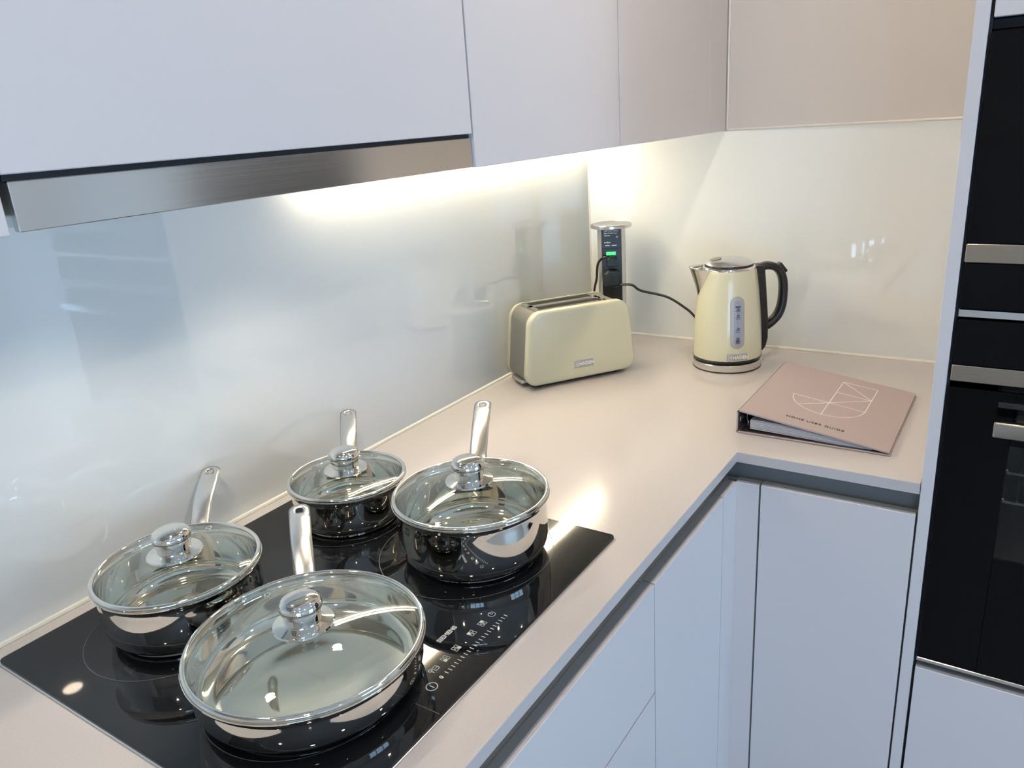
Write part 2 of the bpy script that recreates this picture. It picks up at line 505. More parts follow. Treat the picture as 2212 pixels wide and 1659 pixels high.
for k, x0 in enumerate((-1.465, -1.165)):
    lp = obj('lamp', lathe(B(), [(.018, .5190), (.026, .5190), (.027, .5205), (.026, .5228), (.018, .5228)], 32, x0, -.195, close=True), M['satin'], t, smooth=True)
    obj('lamp_lens', lathe(B(), [(0, .5206), (.0178, .5206), (.0178, .5226), (0, .5226)], 32, x0, -.195), M['hoodlens'], lp)
    sd = bpy.data.lights.new('lamp_light', 'SPOT')
    sd.energy, sd.color, sd.spot_size, sd.spot_blend, sd.shadow_soft_size = HOOD_W, HOOD_COL, R(112), 1.0, 0.016
    so = bpy.data.objects.new('lamp_light', sd)
    COL.objects.link(so)
    so.parent = t
    so.location = (x0, -.195, .5190)
obj('led_strip', box(B(), -1.005, -0.012, -0.019, -0.009, 0.5235, 0.5300), M['led'],
    label='warm glowing light strip under the wall cabinets along the splashback', cat='light strip')

# ------------------------------------------------------------------ ceiling downlights
spots = [(-0.757, -0.80, 'round ceiling downlight above the inner corner of the worktop'), (-0.757, -2.02, 'round ceiling downlight in front of the ovens'),
         (-1.98, -0.80, 'added round ceiling downlight above the left of the hob'),  # added, unseen: warms the left cabinets and worktop
         (-1.98, -2.02, 'round ceiling downlight in the middle of the room'), (-3.20, -2.02, 'round ceiling downlight nearest the added left window'),
         (-3.20, -0.80, 'added round ceiling downlight nearest the left end of the worktop')]  # added, unseen: warm light from the left onto the right wall
for x, y, lb in spots:
    t = thing('ceiling_downlight', lb, 'downlight', (x, y, ZC), group='ceiling downlights')
    obj('bezel', lathe(B(), [(.036, -.0005), (.048, -.0005), (.050, -.003), (.048, -.006), (.036, -.006)], 32, close=True), M['frame'], t, smooth=True)
    obj('lens', lathe(B(), [(0, -.004), (.036, -.004), (.036, -.002), (0, -.002)], 32), M['spot'] if (x, y) == (-0.757, -0.80) else M['spot_dim'], t)

# ------------------------------------------------------------------ tall oven housing
XP = -0.6492
obj('tall_end_panel', box(B(), XP, 0.0055, -0.9270, -0.9095, ZF, 1.40, .0008, 1), M['cabinet'],
    label='tall pale grey end panel between the worktop and the ovens', cat='panel')
t = thing('oven_housing', 'tall grey housing cabinet around the two built in ovens', 'cabinet')
Y0, Y1 = -0.9315, -1.5265
b = B()
box(b, XP + .03, 0.0055, Y1 - .020, Y1 - .002, ZF, 1.40)
box(b, -0.02, 0.0055, Y1 - .002, -0.9272, ZF, 1.40)
box(b, XP + .03, -0.02, Y1 - .002, -0.9272, -0.333, -0.3245)
box(b, XP + .03, -0.02, Y1 - .002, -0.9272, 0.648, 0.660)
box(b, XP + .012, -0.02, -0.9305, -0.9272, ZB, 1.40)
obj('carcass', b, M['dark'], t)
obj('door', box(B(), XP, XP + .019, Y1, Y0, 0.661, 1.40, .0008, 1), M['cabinet'], t)
front_x('drawer_front', Y1, Y0, ZB, -0.3345, t, True, XP - .001)
b = box(B(), XP + .04, XP + .06, Y1, Y0, ZF, ZB)
obj('plinth', b, M['cabinet'], t)

def front_panel(bm, y0, y1, z0, z1, r=.004, x1=XP, th=.014):
    """flat panel facing -x with rounded corners"""
    o2 = rounded([(y1, z0), (y0, z0), (y0, z1), (y1, z1)], r, 4)
    return loft(bm, [[(x1 + th, y, z) for y, z in o2], [(x1 + .001, y, z) for y, z in o2], [(x1, y, z) for y, z in inset(o2, .001)]])
t = thing('compact_oven', 'upper black glass compact oven with a steel strip', 'oven')
obj('door_glass', front_panel(B(), Y0, Y1, 0.3735, 0.6450), M['black_glass'], t)
obj('steel_strip', front_panel(B(), Y0, Y1, 0.3470, 0.3730, .002, XP - .001), M['brushed_y'], t)
obj('control_panel', front_panel(B(), Y0, Y1, 0.2805, 0.3465), M['black_glass'], t)
obj('base_trim', front_panel(B(), Y0, Y1, 0.2675, 0.2795, .001, XP + .004), M['satin'], t)
obj('casing', box(B(), XP + .0145, -0.06, Y1 + .01, Y0 - .01, 0.2680, 0.6440), M['dark'], t)
t = thing('oven', 'lower black glass oven with a steel bar handle and a window', 'oven')
obj('control_panel', front_panel(B(), Y0, Y1, 0.1975, 0.2650), M['black_glass'], t)
obj('steel_strip', front_panel(B(), Y0, Y1, 0.1725, 0.1970, .002, XP - .001), M['brushed_y'], t)
YC = (Y0 + Y1) / 2
d = obj('door', box(B(), XP + .008, XP + .012, Y1, Y0, -0.320, 0.1625, .001, 1), M['dark'], t)
b = B()
WY0, WY1, WZ0, WZ1 = -1.017, -1.441, -0.105, 0.082
box(b, XP, XP + .007, WY0, Y0, -0.314, 0.1625, .0008, 1)
box(b, XP, XP + .007, Y1, WY1, -0.314, 0.1625, .0008, 1)
box(b, XP, XP + .007, WY1, WY0, WZ1, 0.1625)
box(b, XP, XP + .007, WY1, WY0, -0.314, WZ0)
bpy.data.objects.remove(d)
d = obj('door', b, M['black_glass'], t)
obj('window', box(B(), XP + .0005, XP + .0065, WY1, WY0, WZ0, WZ1), M['ovenwin'], d)
obj('door_edge', box(B(), XP - .0003, XP + .012, Y1, Y0, -0.3215, -0.3145, .001, 1), M['satin'], d)
obj('vent', box(B(), XP - .0015, XP + .001, YC - .21, -0.9960, 0.1395, 0.1475, .0006, 1), M['dark'], d)
HX = -0.690
b = box(B(), HX - .010, HX + .003, -1.465, -0.994, 0.111, 0.1345, .003, 3)
h = obj('handle', b, M['brushed_y'], d, smooth=True)
for yy in (-1.030, -1.429):
    obj('handle_bracket', box(B(), HX + .002, XP + .001, yy - .010, yy + .010, 0.114, 0.131, .002, 2), M['satin'], t)
b = B()
box(b, -0.12, -0.115, WY1 - .02, WY0 + .02, -0.20, 0.15)
box(b, XP + .012, -0.115, WY1 - .025, WY1 - .02, -0.20, 0.15)
box(b, XP + .012, -0.115, WY0 + .02, WY0 + .025, -0.20, 0.15)
box(b, XP + .012, -0.115, WY1 - .02, WY0 + .02, -0.205, -0.20)
box(b, XP + .012, -0.115, WY1 - .02, WY0 + .02, 0.15, 0.155)
obj('cavity', b, M['carcass'], t)
obj('casing', box(B(), XP + .0145, -0.06, Y1 + .01, Y0 - .01, 0.170, 0.264), M['dark'], t)
for zr in (0.028, -0.020):
    b = B()
    tube(b, catmull([(XP + .03, WY0 + .01, zr + .012), (XP + .03, WY0 - .002, zr + .003), (XP + .03, WY0 - .016, zr), (XP + .03, YC, zr),
                     (XP + .03, WY1 + .016, zr), (XP + .03, WY1 + .002, zr + .003), (XP + .03, WY1 - .01, zr + .012)], 5), 0.0028, 8)
    for k in range(16):
        yy = WY0 - .02 - k * .0255
        tube(b, [(XP + .03, yy, zr + .003), (-0.16, yy, zr + .003)], 0.0014, 6)
    obj('rack', b, M['steel'], t, smooth=True)

# ------------------------------------------------------------------ induction hob
HX0, HX1, HY0, HY1 = -1.6046, -1.0104, -0.5600, -0.0332
t = thing('induction_hob', 'black glass induction hob set into the worktop', 'hob')
def rect(x0, x1, y0, y1, r):
    return rounded([(x0, y0), (x1, y0), (x1, y1), (x0, y1)], r, 5)
obj('steel_trim', slab(B(), rect(HX0 - .0022, HX1 + .0010, HY0 - .0022, HY1 + .0008, .008), 0.0002, 0.0022, .0006), M['satin'], t)
obj('glass_plate', slab(B(), rect(HX0, HX1, HY0, HY1, .007), 0.0023, 0.0045, .0006), M['hobglass'], t)
HZ = 0.0047
def ring(cx, cy, r, w, m, name, z=HZ, n=96):
    return obj(name, lathe(B(), [(r - w / 2, z), (r + w / 2, z)], n, cx, cy), m, t)
for cx, cy, r in ((-1.457, -0.168, .103), (-1.145, -0.165, .090), (-1.140, -0.390, .123), (-1.455, -0.400, .108)):
    ring(cx, cy, r, .0008, M['faint'], 'zone_ring')
text('brand_lettering', 'SIEMENS', 0.0088, M['print_'], t, (-1.3085, -0.4845, HZ), (1, 0, 0), (0, 1, 0), .0003, space=1.04)
for k in range(21):
    x = -1.3630 + k * 0.0059
    obj('slider_tick', box(B(), x - .0005, x + .0005, -.5287, -.5232, HZ - .0001, HZ + .0001), M['print_'], t)
text('slider_zero', '0', 0.0075, M['print_'], t, (-1.3720, -0.5256, HZ), (1, 0, 0), (0, 1, 0), .0002)
ring(-1.3890, -0.5257, .0062, .0010, M['print_'], 'power_symbol', HZ, 40)
obj('power_symbol', box(B(), -1.3895, -1.3885, -.5290, -.5225, HZ - .0001, HZ + .0001), M['print_'], t)
def outline_box(bm, x0, x1, y0, y1, w, z=HZ):
    for a in ((x0, x1, y0, y0 + w), (x0, x1, y1 - w, y1), (x0, x0 + w, y0, y1), (x1 - w, x1, y0, y1)):
        box(bm, *a, z - .0001, z + .0001)
for (x, y), f in (((-1.345, -.5098), 0), ((-1.3241, -.5097), 1), ((-1.2929, -.5094), 2), ((-1.2716, -.5095), 3)):
    b = B()
    for q in range(4):
        qx, qy = x - .0046 + (q % 2) * .0050, y - .0046 + (q // 2) * .0050
        if q == f:
            box(b, qx, qx + .0042, qy, qy + .0042, HZ - .0001, HZ + .0001)
        else:
            outline_box(b, qx, qx + .0042, qy, qy + .0042, .0006)
    obj('zone_symbol', b, M['print_'], t)
ring(-1.2508, -0.5093, .0045, .0007, M['print_'], 'timer_symbol', HZ, 32)
b = B()
box(b, -1.2511, -1.2505, -.5093, -.5062, HZ - .0001, HZ + .0001)
box(b, -1.2511, -1.2484, -.5096, -.5090, HZ - .0001, HZ + .0001)
obj('timer_symbol', b, M['print_'], t)
b = B()
lathe(b, [(.0014, HZ), (.0026, HZ)], 16, -1.3700, -.5080)
box(b, -1.3705, -1.3693, -.5142, -.5100, HZ - .0001, HZ + .0001)
outline_box(b, -1.3668, -1.3596, -.5142, -.5066, .0010)
box(b, -1.3640, -1.3590, -.5110, -.5098, HZ - .0001, HZ + .0001)
obj('lock_symbol', b, M['print_'], t)
obj('bevel_line', box(B(), -1.4180, -1.4174, -.5590, -.5265, HZ - .0001, HZ), M['faint'], t)

# ------------------------------------------------------------------ pans and lids
def pan_body(rw, ro, rb, hb, belly, n=96):
    """outer rim radius ro, wall radius rw, base radius rb, height hb"""
    p = [(0, 0), (rb - .012, 0), (rb - .003, .0003), (rb - .0008, .0022), (rb - .0012, .0050), (rb + .0003, .0062)]
    zc = min(.034, hb * .48)
    for k in range(1, 11):
        a = math.pi / 2 * k / 10
        p.append((rb + (rw + .0012 * belly - rb) * math.sin(a), .0062 + (zc - .0062) * (1 - math.cos(a))))
    for k in range(1, 7):
        f = k / 6
        p.append((rw + belly * (.0012 + .0008 * math.sin(math.pi * f) - .0028 * f * f), zc + (hb - .011 - zc) * f))
    p += [(rw - .0002, hb - .007), (ro - .0022, hb - .0030), (ro - .0004, hb - .0016), (ro - .0004, hb - .0004), (ro - .0016, hb)]
    p += [(ro - .0045, hb - .0016), (rw - .0012, hb - .007), (rw - .0014, hb - .012)]
    for k in range(9, -1, -1):
        a = math.pi / 2 * k / 10
        p.append((rb - .004 + (rw - .0014 - rb + .004) * math.sin(a), .0075 + (zc - .0075) * (1 - math.cos(a))))
    p += [(rb * .55, .0072), (rb * .53, .0066), (0, .0066)]
    return lathe(B(), p, n)

def strap(name, length, w0, w1, path, parent, az, m):
    """pressed steel strap handle with a rounded end and a hanging hole; path gives (radius, z) along it"""
    bm = B()
    P = [Vector((r, 0, z)) for r, z in path]
    C = catmull(P, 6)
    acc = [0.0]
    for a, c in zip(C[:-1], C[1:]):
        acc.append(acc[-1] + (c - a).length)
    L = acc[-1]
    def at(s):
        s = max(0.0, min(L, s))
        for i in range(len(acc) - 1):
            if s <= acc[i + 1] + 1e-9:
                f = (s - acc[i]) / max(1e-9, acc[i + 1] - acc[i])
                p = C[i].lerp(C[i + 1], f)
                tg = (C[i + 1] - C[i]).normalized()
                return p, Vector((-tg.z, 0, tg.x))
    def surf(s, y):
        p, nrm = at(s)
        hw = (w0 + (w1 - w0) * s / L) / 2
        u = y / hw
        return p + Vector((0, y, 0)) + nrm * (0.0026 * (1 - u * u) if abs(u) <= 1 else 0)
    m_ = 8
    s_end = L - 0.030
    ns = 18
    rows = []
    for i in range(ns + 1):
        s = s_end * i / ns
        hw = (w0 + (w1 - w0) * s / L) / 2
        rows.append([bm.verts.new(surf(s, hw * (-1 + 2 * j / m_))) for j in range(m_ + 1)])
    for a, c in zip(rows[:-1], rows[1:]):
        for j in range(m_):
            bm.faces.new((a[j], a[j + 1], c[j + 1], c[j]))
    # end patch round the hole
    hw = w1 / 2 * .99
    sc, hy, hs = L - 0.0130, 0.0048, 0.0058
    loop = [(s_end, hw * (-1 + 2 * j / m_)) for j in range(m_ + 1)]
    rc = hw * 0.72
    side = []
    for k in range(1, 4):
        side.append((s_end + (L - rc - s_end) * k / 4, hw))
    for k in range(0, 7):
        a = math.pi / 2 * k / 6
        side.append((L - rc + rc * math.sin(a), hw - rc + rc * math.cos(a)))
    other = [(s, -y) for s, y in reversed(side)]
    tip = [(L, (hw - rc) * (1 - 2 * k / 4)) for k in range(1, 4)]
    bound = loop + side + tip + other
    ov = rows[-1] + [bm.verts.new(surf(s, y)) for s, y in bound[m_ + 1:]]
    hole = []
    for s, y in bound:
        a = math.atan2(y / hw, (s - sc) / 0.0145)
        ca, sa = math.cos(a), math.sin(a)
        k = (abs(ca) ** 3 + abs(sa) ** 3) ** (-1 / 3)
        hole.append((sc + hs * k * ca, hy * k * sa))
    midl = [bm.verts.new(surf((s * .35 + hs_ * .65), (y * .35 + hy_ * .65))) for (s, y), (hs_, hy_) in zip(bound, hole)]
    hv = []
    for s, y in hole:
        hv.append(bm.verts.new(surf(s, y) - at(s)[1] * .0012))
    n = len(bound)
    for A, C2 in ((ov, midl), (midl, hv)):
        for i in range(n):
            j = (i + 1) % n
            bm.faces.new((A[i], A[j], C2[j], C2[i]))
    o = obj(name, bm, m, parent, smooth=60)
    o.rotation_euler = (0, 0, az)
    md = o.modifiers.new('thickness', 'SOLIDIFY')
    md.thickness = 0.0024
    md.offset = -1
    return o

def lid(parent, z, ro, dome, rotz):
    ri = ro - .0055
    def dz(r): return 0.0012 + (dome - .0012) * (1 - (r / ri) ** 2) ** 0.92 if r < ri else .0012
    rs = [ri * k / 22 for k in range(22, -1, -1)]
    prof = [(r, dz(r)) for r in rs] + [(r, dz(r) - .0034) for r in reversed(rs)]
    t = obj('lid', lathe(B(), prof, 96, close=False), M['lidglass'], parent, (0, 0, z), smooth=60, label='domed glass lid with a steel rim and knob')
    t.rotation_euler = (0, 0, rotz)
    p = [(ro - .0030 + .0030 * math.cos(2 * math.pi * k / 14), .0004 + .0027 * math.sin(2 * math.pi * k / 14)) for k in range(14)]
    obj('rim', lathe(B(), p, 112, close=True), M['steel'], t, smooth=50)
    zb = dome - .0012
    kp = [(0, .0046), (.0196, .0046), (.0206, .0058), (.0209, .0110), (.0222, .0162), (.0226, .0172), (.0222, .0177), (.0229, .0184), (.0233, .0215), (.0230, .0245), (.0216, .0278), (.0186, .0304), (.0140, .0321), (.0080, .0330), (0, .0333)]
    obj('knob', lathe(B(), [(r, zb + z_) for r, z_ in kp], 56), M['steel'], t, smooth=60)
    fl = [(0, zb + .0006), (.0325, zb - .0022), (.0335, zb - .0010), (.0325, zb + .0006), (.0265, zb + .0022), (.0215, zb + .0036), (.0195, zb + .0048), (.0, zb + .0048)]
    obj('flange', lathe(B(), fl, 56), M['steel'], t, smooth=40)
    rv = ro * 0.70
    zv = dz(rv)
    obj('vent', lathe(B(), [(.0022, zv - .001), (.0024, zv + .0012), (.0040, zv + .0012), (.0044, zv - .001)], 24, rv, 0, close=True), M['steel'], t, smooth=True)
    return t

HT = 0.0047
def pan(name, cat, label, x, y, R_, zr, rb, az, hl, tipz, dome, lidrot, belly):
    hb = zr - HT - .0024
    rw = R_ - .0050
    t = thing(name, label, cat, (x, y, HT), group='steel pans on the hob')
    obj('body', pan_body(rw, R_ + .0010, rb, hb, belly), M['steel'], t, smooth=50)
    r0, r1 = rw + .0004, R_ + hl
    zt = tipz - HT
    path = [(r0, hb - .0230), (R_ + .010, hb - .0170), (R_ + .028, hb - .0040), (R_ + hl * .45, hb + (zt - hb) * .45), (R_ + hl * .75, hb + (zt - hb) * .80), (r1, zt)]
    strap('handle', hl, .0262, .0290, path, t, az, M['satin'])
    pb = B()
    o2 = rounded([(-.013, -.012), (.013, -.012), (.013, .012), (-.013, .012)], .005, 4)
    pts0 = [(math.cos(a / rw) * (rw - .0005), math.sin(a / rw) * (rw - .0005), hb - .024 + zz) for a, zz in o2]
    pts1 = [(math.cos(a / rw) * (rw + .0022), math.sin(a / rw) * (rw + .0022), hb - .024 + zz) for a, zz in o2]
    loft(pb, [pts0, pts1])
    o = obj('handle_bracket', pb, M['steel'], t, smooth=True)
    o.rotation_euler = (0, 0, az)
    lid(t, zr - HT, R_, dome, lidrot)
    return t
pan('saucepan', 'saucepan', 'polished steel saucepan at the back left of the hob', -1.436, -0.169, .1005, .0830, .083, R(42.3), .136, .1075,
    .0175, R(20), .45)
pan('saucepan', 'saucepan', 'smallest polished steel saucepan, at the back right of the hob', -1.139, -0.167, .0908, .0740, .0735, R(42.9), .135, .1000,
    .0140, R(0), .10)
pan('saucepan', 'saucepan', 'deepest polished steel saucepan, at the front right of the hob', -1.136, -0.403, .1087, .0965, .088, R(31.0), .176, .1240,
    .0200, R(-20), .40)
pan('saute_pan', 'pan', 'widest shallow steel pan at the front of the hob', -1.4445, -0.4030, .1288, .0630, .1055, R(48.3), .142, .0885,
    .0190, R(75), .12)

# ------------------------------------------------------------------ pop-up socket column
SX, SY = -0.118, -0.122
SAZ = R(-153.63)
t = thing('socket_column', 'pop up socket column with round steel cap in the worktop corner', 'socket', (SX, SY, 0), SAZ)
# local +x looks out of the front face, local +y = to the right seen from the camera
RC = 0.0348
fx = 0.0250
b = B()
arc0 = math.acos(fx / RC)
prof2 = []
nA = 40
for k in range(nA + 1):
    a = arc0 + (2 * math.pi - 2 * arc0) * k / nA
    prof2.append((RC * math.cos(a), RC * math.sin(a)))
loft(b, [[(x, y, z) for x, y in prof2] for z in (0.0, 0.3065)])
obj('column', b, M['alu'], t, smooth=True)
obj('collar', lathe(B(), [(.0352, .0002), (.0500, .0002), (.0505, .0015), (.0490, .0030), (.0352, .0030)], 56, close=True), M['satin'], t, smooth=True)
obj('cap', lathe(B(), [(0, .3066), (.0500, .3066), (.0510, .3078), (.0510, .3135), (.0498, .3152), (.0430, .3165), (.0425, .3160), (0, .3166)], 72), M['satin'], t, smooth=30)
fp = obj('face_plate', box(B(), fx - .004, fx + .0035, -.0246, .0246, 0.004, 0.3060, .001, 1), M['black_plastic'], t)
XF = fx + .0036
for z in (.2583, .2124, .1561, .1050, .0500):
    obj('module_joint', box(B(), XF - .0006, XF + .0002, -.0240, .0240, z - .0006, z + .0006), M['dark'], fp)
YD, ZD = (0, 1, 0), (0, 0, 1)
for i, s in enumerate(('USB Power Station', 'Max 5V DC 2.1A', 'Charger')):
    text('print', s, .0046, M['whiteprint'], fp, (XF, -.0180, .3010 - i * .0056), YD, ZD, .0001, 'LEFT')
b = B()
tube(b, [(XF, -.0155, .2726), (XF, -.0040, .2726)], .0005, 6)
tube(b, [(XF, -.0125, .2726), (XF, -.0100, .2748), (XF, -.0075, .2748)], .0004, 6)
tube(b, [(XF, -.0110, .2726), (XF, -.0085, .2704), (XF, -.0065, .2704)], .0004, 6)
box(b, XF - .0002, XF + .0003, -.0175, -.0150, .2714, .2738)
box(b, XF - .0002, XF + .0003, -.0045, -.0025, .2716, .2736)
obj('usb_symbol', b, M['whiteprint'], fp)
for yy in (-.0099, .0066):
    obj('usb_port', box(B(), XF - .0004, XF + .0004, yy - .0058, yy + .0058, .2645, .2663), M['alu'], fp)
obj('indicator', lathe(B(), [(.0014, 0), (.0022, 0), (.0022, .0005), (.0014, .0005)], 20, close=True), M['whiteprint'], fp)
ind = bpy.data.objects['indicator']
ind.location = (XF, .0138, .2859)
ind.rotation_euler = (0, R(90), 0)
obj('switch', box(B(), XF - .001, XF + .0022, -.0135, .0102, .2410, .2496, .0008, 2), M['green'], fp)

def plug(parent, zc, up, name='plug'):
    """three pin plug seen from its back: rounded body with a cable boot"""
    pb = B()
    w_, h_ = .0225, .0205
    o2 = rounded([(-w_, -h_), (w_, -h_), (w_ * .96, h_ * .6), (w_ * .45, h_), (-w_ * .45, h_), (-w_ * .96, h_ * .6)], [.010, .010, .008, .006, .006, .008], 5)
    if not up:
        pass
    loops = []
    for xo, ins in ((0.0005, 0), (.013, .0), (.018, .0015), (.021, .005)):
        loops.append([(XF + xo, y, zc + z) for y, z in inset(o2, ins)])
    loft(pb, loops)
    return obj(name, pb, M['plug_plastic'], parent, smooth=40)

# ------------------------------------------------------------------ toaster
TX, TY, TA = -0.4107, -0.1868, -0.600
t = thing('toaster', 'cream two slot toaster with grey ends beside the splashback', 'toaster', (TX, TY, 0), TA)
# local x along its front, local y towards the wall
def t_outline(d=0.0, zb=.0085, zt=.1764, wb=.283, wt=.246):
    o = rounded([(-wb / 2, zb), (wb / 2, zb), (wt / 2, zt), (-wt / 2, zt)], [.026, .026, .034, .034], 8)
    return inset(o, d) if d else o
def t_loft(bm, seq):
    return loft(bm, [[(x, y, z) for x, z in t_outline(d)] for y, d in seq])
obj('front_panel', t_loft(B(), [(.0160, .0), (.0060, .0), (.0035, .0010), (.0012, .0030), (.0002, .0065), (.0, .012)]), M['cream'], t, smooth=50)
obj('back_panel', t_loft(B(), [(.1060, .0), (.1150, .0), (.1185, .0012), (.1205, .0050), (.121, .012)]), M['cream'], t, smooth=50)
b = B()
def t_notch():
    """body outline with a bread slot cut down into its top"""
    o = t_outline(.0032)
    top = max(z for x, z in o)
    right = [q for q in o if q[0] > 0]
    left = [q for q in o if q[0] <= 0]
    # outline order: bottom-left, bottom-right, top-right, top-left
    i0 = max(i for i, q in enumerate(o) if q[0] > 0)
    return o[:i0 + 1] + [(.066, top), (.066, .050), (-.088, .050), (-.088, top)] + o[i0 + 1:]
for y0, y1, notch in ((.0160, .0235, 0), (.0235, .0505, 1), (.0505, .0695, 0), (.0695, .0965, 1), (.0965, .1060, 0)):
    o2 = t_notch() if notch else t_outline(.0032)
    loft(b, [[(x, y, z) for x, z in o2] for y in (y0, y1)])
bd = obj('body', b, M['toaster_grey'], t, smooth=30)
b = B()
ZS = .1733
for a in ((-.0985, .0765, .0170, .0232), (-.0985, .0765, .0510, .0690), (-.0985, .0765, .0970, .1050), (-.0985, -.0885, .0232, .0970), (.0665, .0765, .0232, .0970)):
    box(b, *a, ZS - .0006, ZS + .0042, .0008, 1)
obj('slot_frame', b, M['steel'], t)
for ys in (.0272, .0468, .0732, .0928):
    b = B()
    for k in range(8):
        x = -.080 + k * .020
        tube(b, [(x, ys, .060), (x, ys, .168)], .0009, 6)
    tube(b, [(-.084, ys, .150), (.062, ys, .150)], .0009, 6)
    obj('bread_guard', b, M['steel'], t)
bdg = obj('badge', box(B(), -.0195, .0285, -.0014, .0010, .0345, .0515, .0008, 2), M['gauge'], t)
# front face is level, so the badge follows it
text('lettering', 'HADEN', .0108, M['whiteprint'], bdg, (.0100, -.0017, .0430), (1, 0, 0), (0, 0, 1), .0004)
b = B()
for a in ((-.0176, -.0168, .0375, .0485), (-.0176, -.0096, .0477, .0485), (-.0176, -.0096, .0375, .0383), (-.0104, -.0096, .0375, .0485), (-.0150, -.0122, .0416, .0444)):
    box(b, a[0], a[1], -.0018, -.0012, a[2], a[3])
obj('emblem', b, M['whiteprint'], bdg)
b = B()
slab(b, rounded([(-.118, .014), (.118, .014), (.118, .106), (-.118, .106)], .012, 4), .0040, .0118)
obj('base', b, M['black_plastic'], t)
for sx in (-.095, .095):
    for sy in (.028, .092):
        obj('foot', lathe(B(), [(0, .0002), (.009, .0002), (.010, .0015), (.009, .0045), (0, .0045)], 20, sx, sy), M['black_plastic'], t, smooth=True)
obj('crumb_tray', box(B(), -.1375, -.110, .034, .090, .0090, .0180, .002, 2), M['satin'], t, smooth=True)
b = B()
for k, (xo, r) in enumerate(((.128, .0125), (.146, .0125), (.150, .0110), (.1515, .0070))):
    pass
loft(b, [[(xo, .048 + r * math.cos(2 * math.pi * k / 24), .060 + r * math.sin(2 * math.pi * k / 24)) for k in range(24)] for xo, r in ((.126, .0125), (.1455, .0125), (.149, .0112), (.150, .0085))])
obj('browning_dial', b, M['black_plastic'], t, smooth=40)
obj('lever', box(B(), .120, .1440, .066, .086, .108, .121, .003, 2), M['black_plastic'], t, smooth=True)
def to_local(ob_loc, rz, p):
    v = Vector(p) - Vector(ob_loc)
    c, s = math.cos(-rz), math.sin(-rz)
    return Vector((v.x * c - v.y * s, v.x * s + v.y * c, v.z))
def sock(y, z, x=0.0):
    """point in front of the socket face -> worktop frame"""
    c, s = math.cos(SAZ), math.sin(SAZ)
    X, Y = XF + x, y
    return Vector((SX + X * c - Y * s, SY + X * s + Y * c, z))
path = [sock(-.004, .232, .010), sock(-.010, .2375, .012), sock(-.022, .2370, .010), sock(-.0335, .224, .004), sock(-.0375, .205, -.002), sock(-.0395, .180, -.012), sock(-.046, .150, -.030),
        sock(-.050, .10, -.045), sock(-.048, .03, -.050), sock(-.040, .006, -.030), sock(-.030, .0045, .030), sock(-.028, .0045, .060)]
pts = [to_local((TX, TY, 0), TA, q) for q in path] + [Vector((.080, .124, .0045)), Vector((.060, .112, .010))]
pc = obj('power_cord', tube(B(), catmull(pts, 6), .0030, 10), M['cord'], t, smooth=60)
m4 = lambda rz, lx, ly: Matrix.Translation((lx, ly, 0)) @ Matrix.Rotation(rz, 4, 'Z')
REL_T = m4(TA, TX, TY).inverted() @ m4(SAZ, SX, SY)
pg = plug(pc, .2262 - .0000, True)
pg.data.transform(Matrix.Translation((0, 0, .2262)) @ Matrix.Diagonal((1, .62, .62, 1)) @ Matrix.Translation((0, 0, -.2262)))
pg.data.transform(REL_T)

# ------------------------------------------------------------------ kettle and its base
KX, KY, KA = -0.1700, -0.4402, R(-55)
t = thing('kettle', 'cream enamel jug kettle with black handle and water gauge', 'kettle', (KX, KY, 0), KA)
pb_ = obj('power_base', lathe(B(), [(0, .0022), (.0745, .0022), (.0765, .0030), (.0768, .0040), (.0768, .0172), (.0760, .0182), (0, .0182)], 80), M['satin'], t, smooth=35, label='round steel cordless power base')
obj('foot_ring', lathe(B(), [(.060, .0002), (.0750, .0002), (.0772, .0010), (.0772, .0028), (.060, .0028)], 80, close=True), M['black_plastic'], pb_, smooth=35)
obj('top_plate', lathe(B(), [(0, .0183), (.0755, .0183), (.0757, .0205), (.0735, .0222), (0, .0222)], 80), M['black_plastic'], pb_, smooth=35)
path = [sock(.004, .164, .012), sock(.010, .1635, .014), Vector((-.150, -.1622, .1693)), Vector((-.145, -.1901, .1687)), Vector((-.140, -.2113, .1549)), Vector((-.120, -.2700, .1391)),
        Vector((-.105, -.3121, .1107)), Vector((-.095, -.3323, .0889)), Vector((-.078, -.3560, .0500)), Vector((-.070, -.372, .015)), Vector((-.086, -.384, .0062)), Vector((-.112, -.400, .0066))]
pts = [to_local((KX, KY, 0), KA, q) for q in path]
pc = obj('power_cord', tube(B(), catmull(pts, 6), .0031, 10), M['cord'], pb_, smooth=60)
pg = plug(pb_, .1860, False)
pg.data.transform(m4(KA, KX, KY).inverted() @ m4(SAZ, SX, SY))

# local +x = handle, -x = spout, -y = gauge side
KZ = 0.0
prof = [(.0768, .0250), (.0776, .0290), (.0774, .0420), (.0768, .0650), (.0756, .0900), (.0738, .1150), (.0716, .1400), (.0694, .1620), (.0668, .1850), (.0645, .2020), (.0624, .2150), (.0607, .2245), (.0592, .2290)]
def kr(z):
    for (r0, z0), (r1, z1) in zip(prof[:-1], prof[1:]):
        if z0 <= z <= z1:
            return r0 + (r1 - r0) * (z - z0) / (z1 - z0)
    return prof[-1][0] if z > prof[-1][1] else prof[0][0]
kb = lathe(B(), [(0, .0226 + KZ), (.0745, .0226 + KZ)] + [(r, z + KZ) for r, z in prof] + [(.0560, .2312 + KZ), (0, .2312 + KZ)], 96)
obj('body', kb, M['cream'], t, smooth=45)
obj('bottom_band', lathe(B(), [(.0700, .0227 + KZ), (.0762, .0227 + KZ), (.0772, .0240 + KZ), (.0781, .0282 + KZ), (.0770, .0300 + KZ), (.0700, .0300 + KZ)], 96, close=True), M['black_plastic'], t, smooth=35)
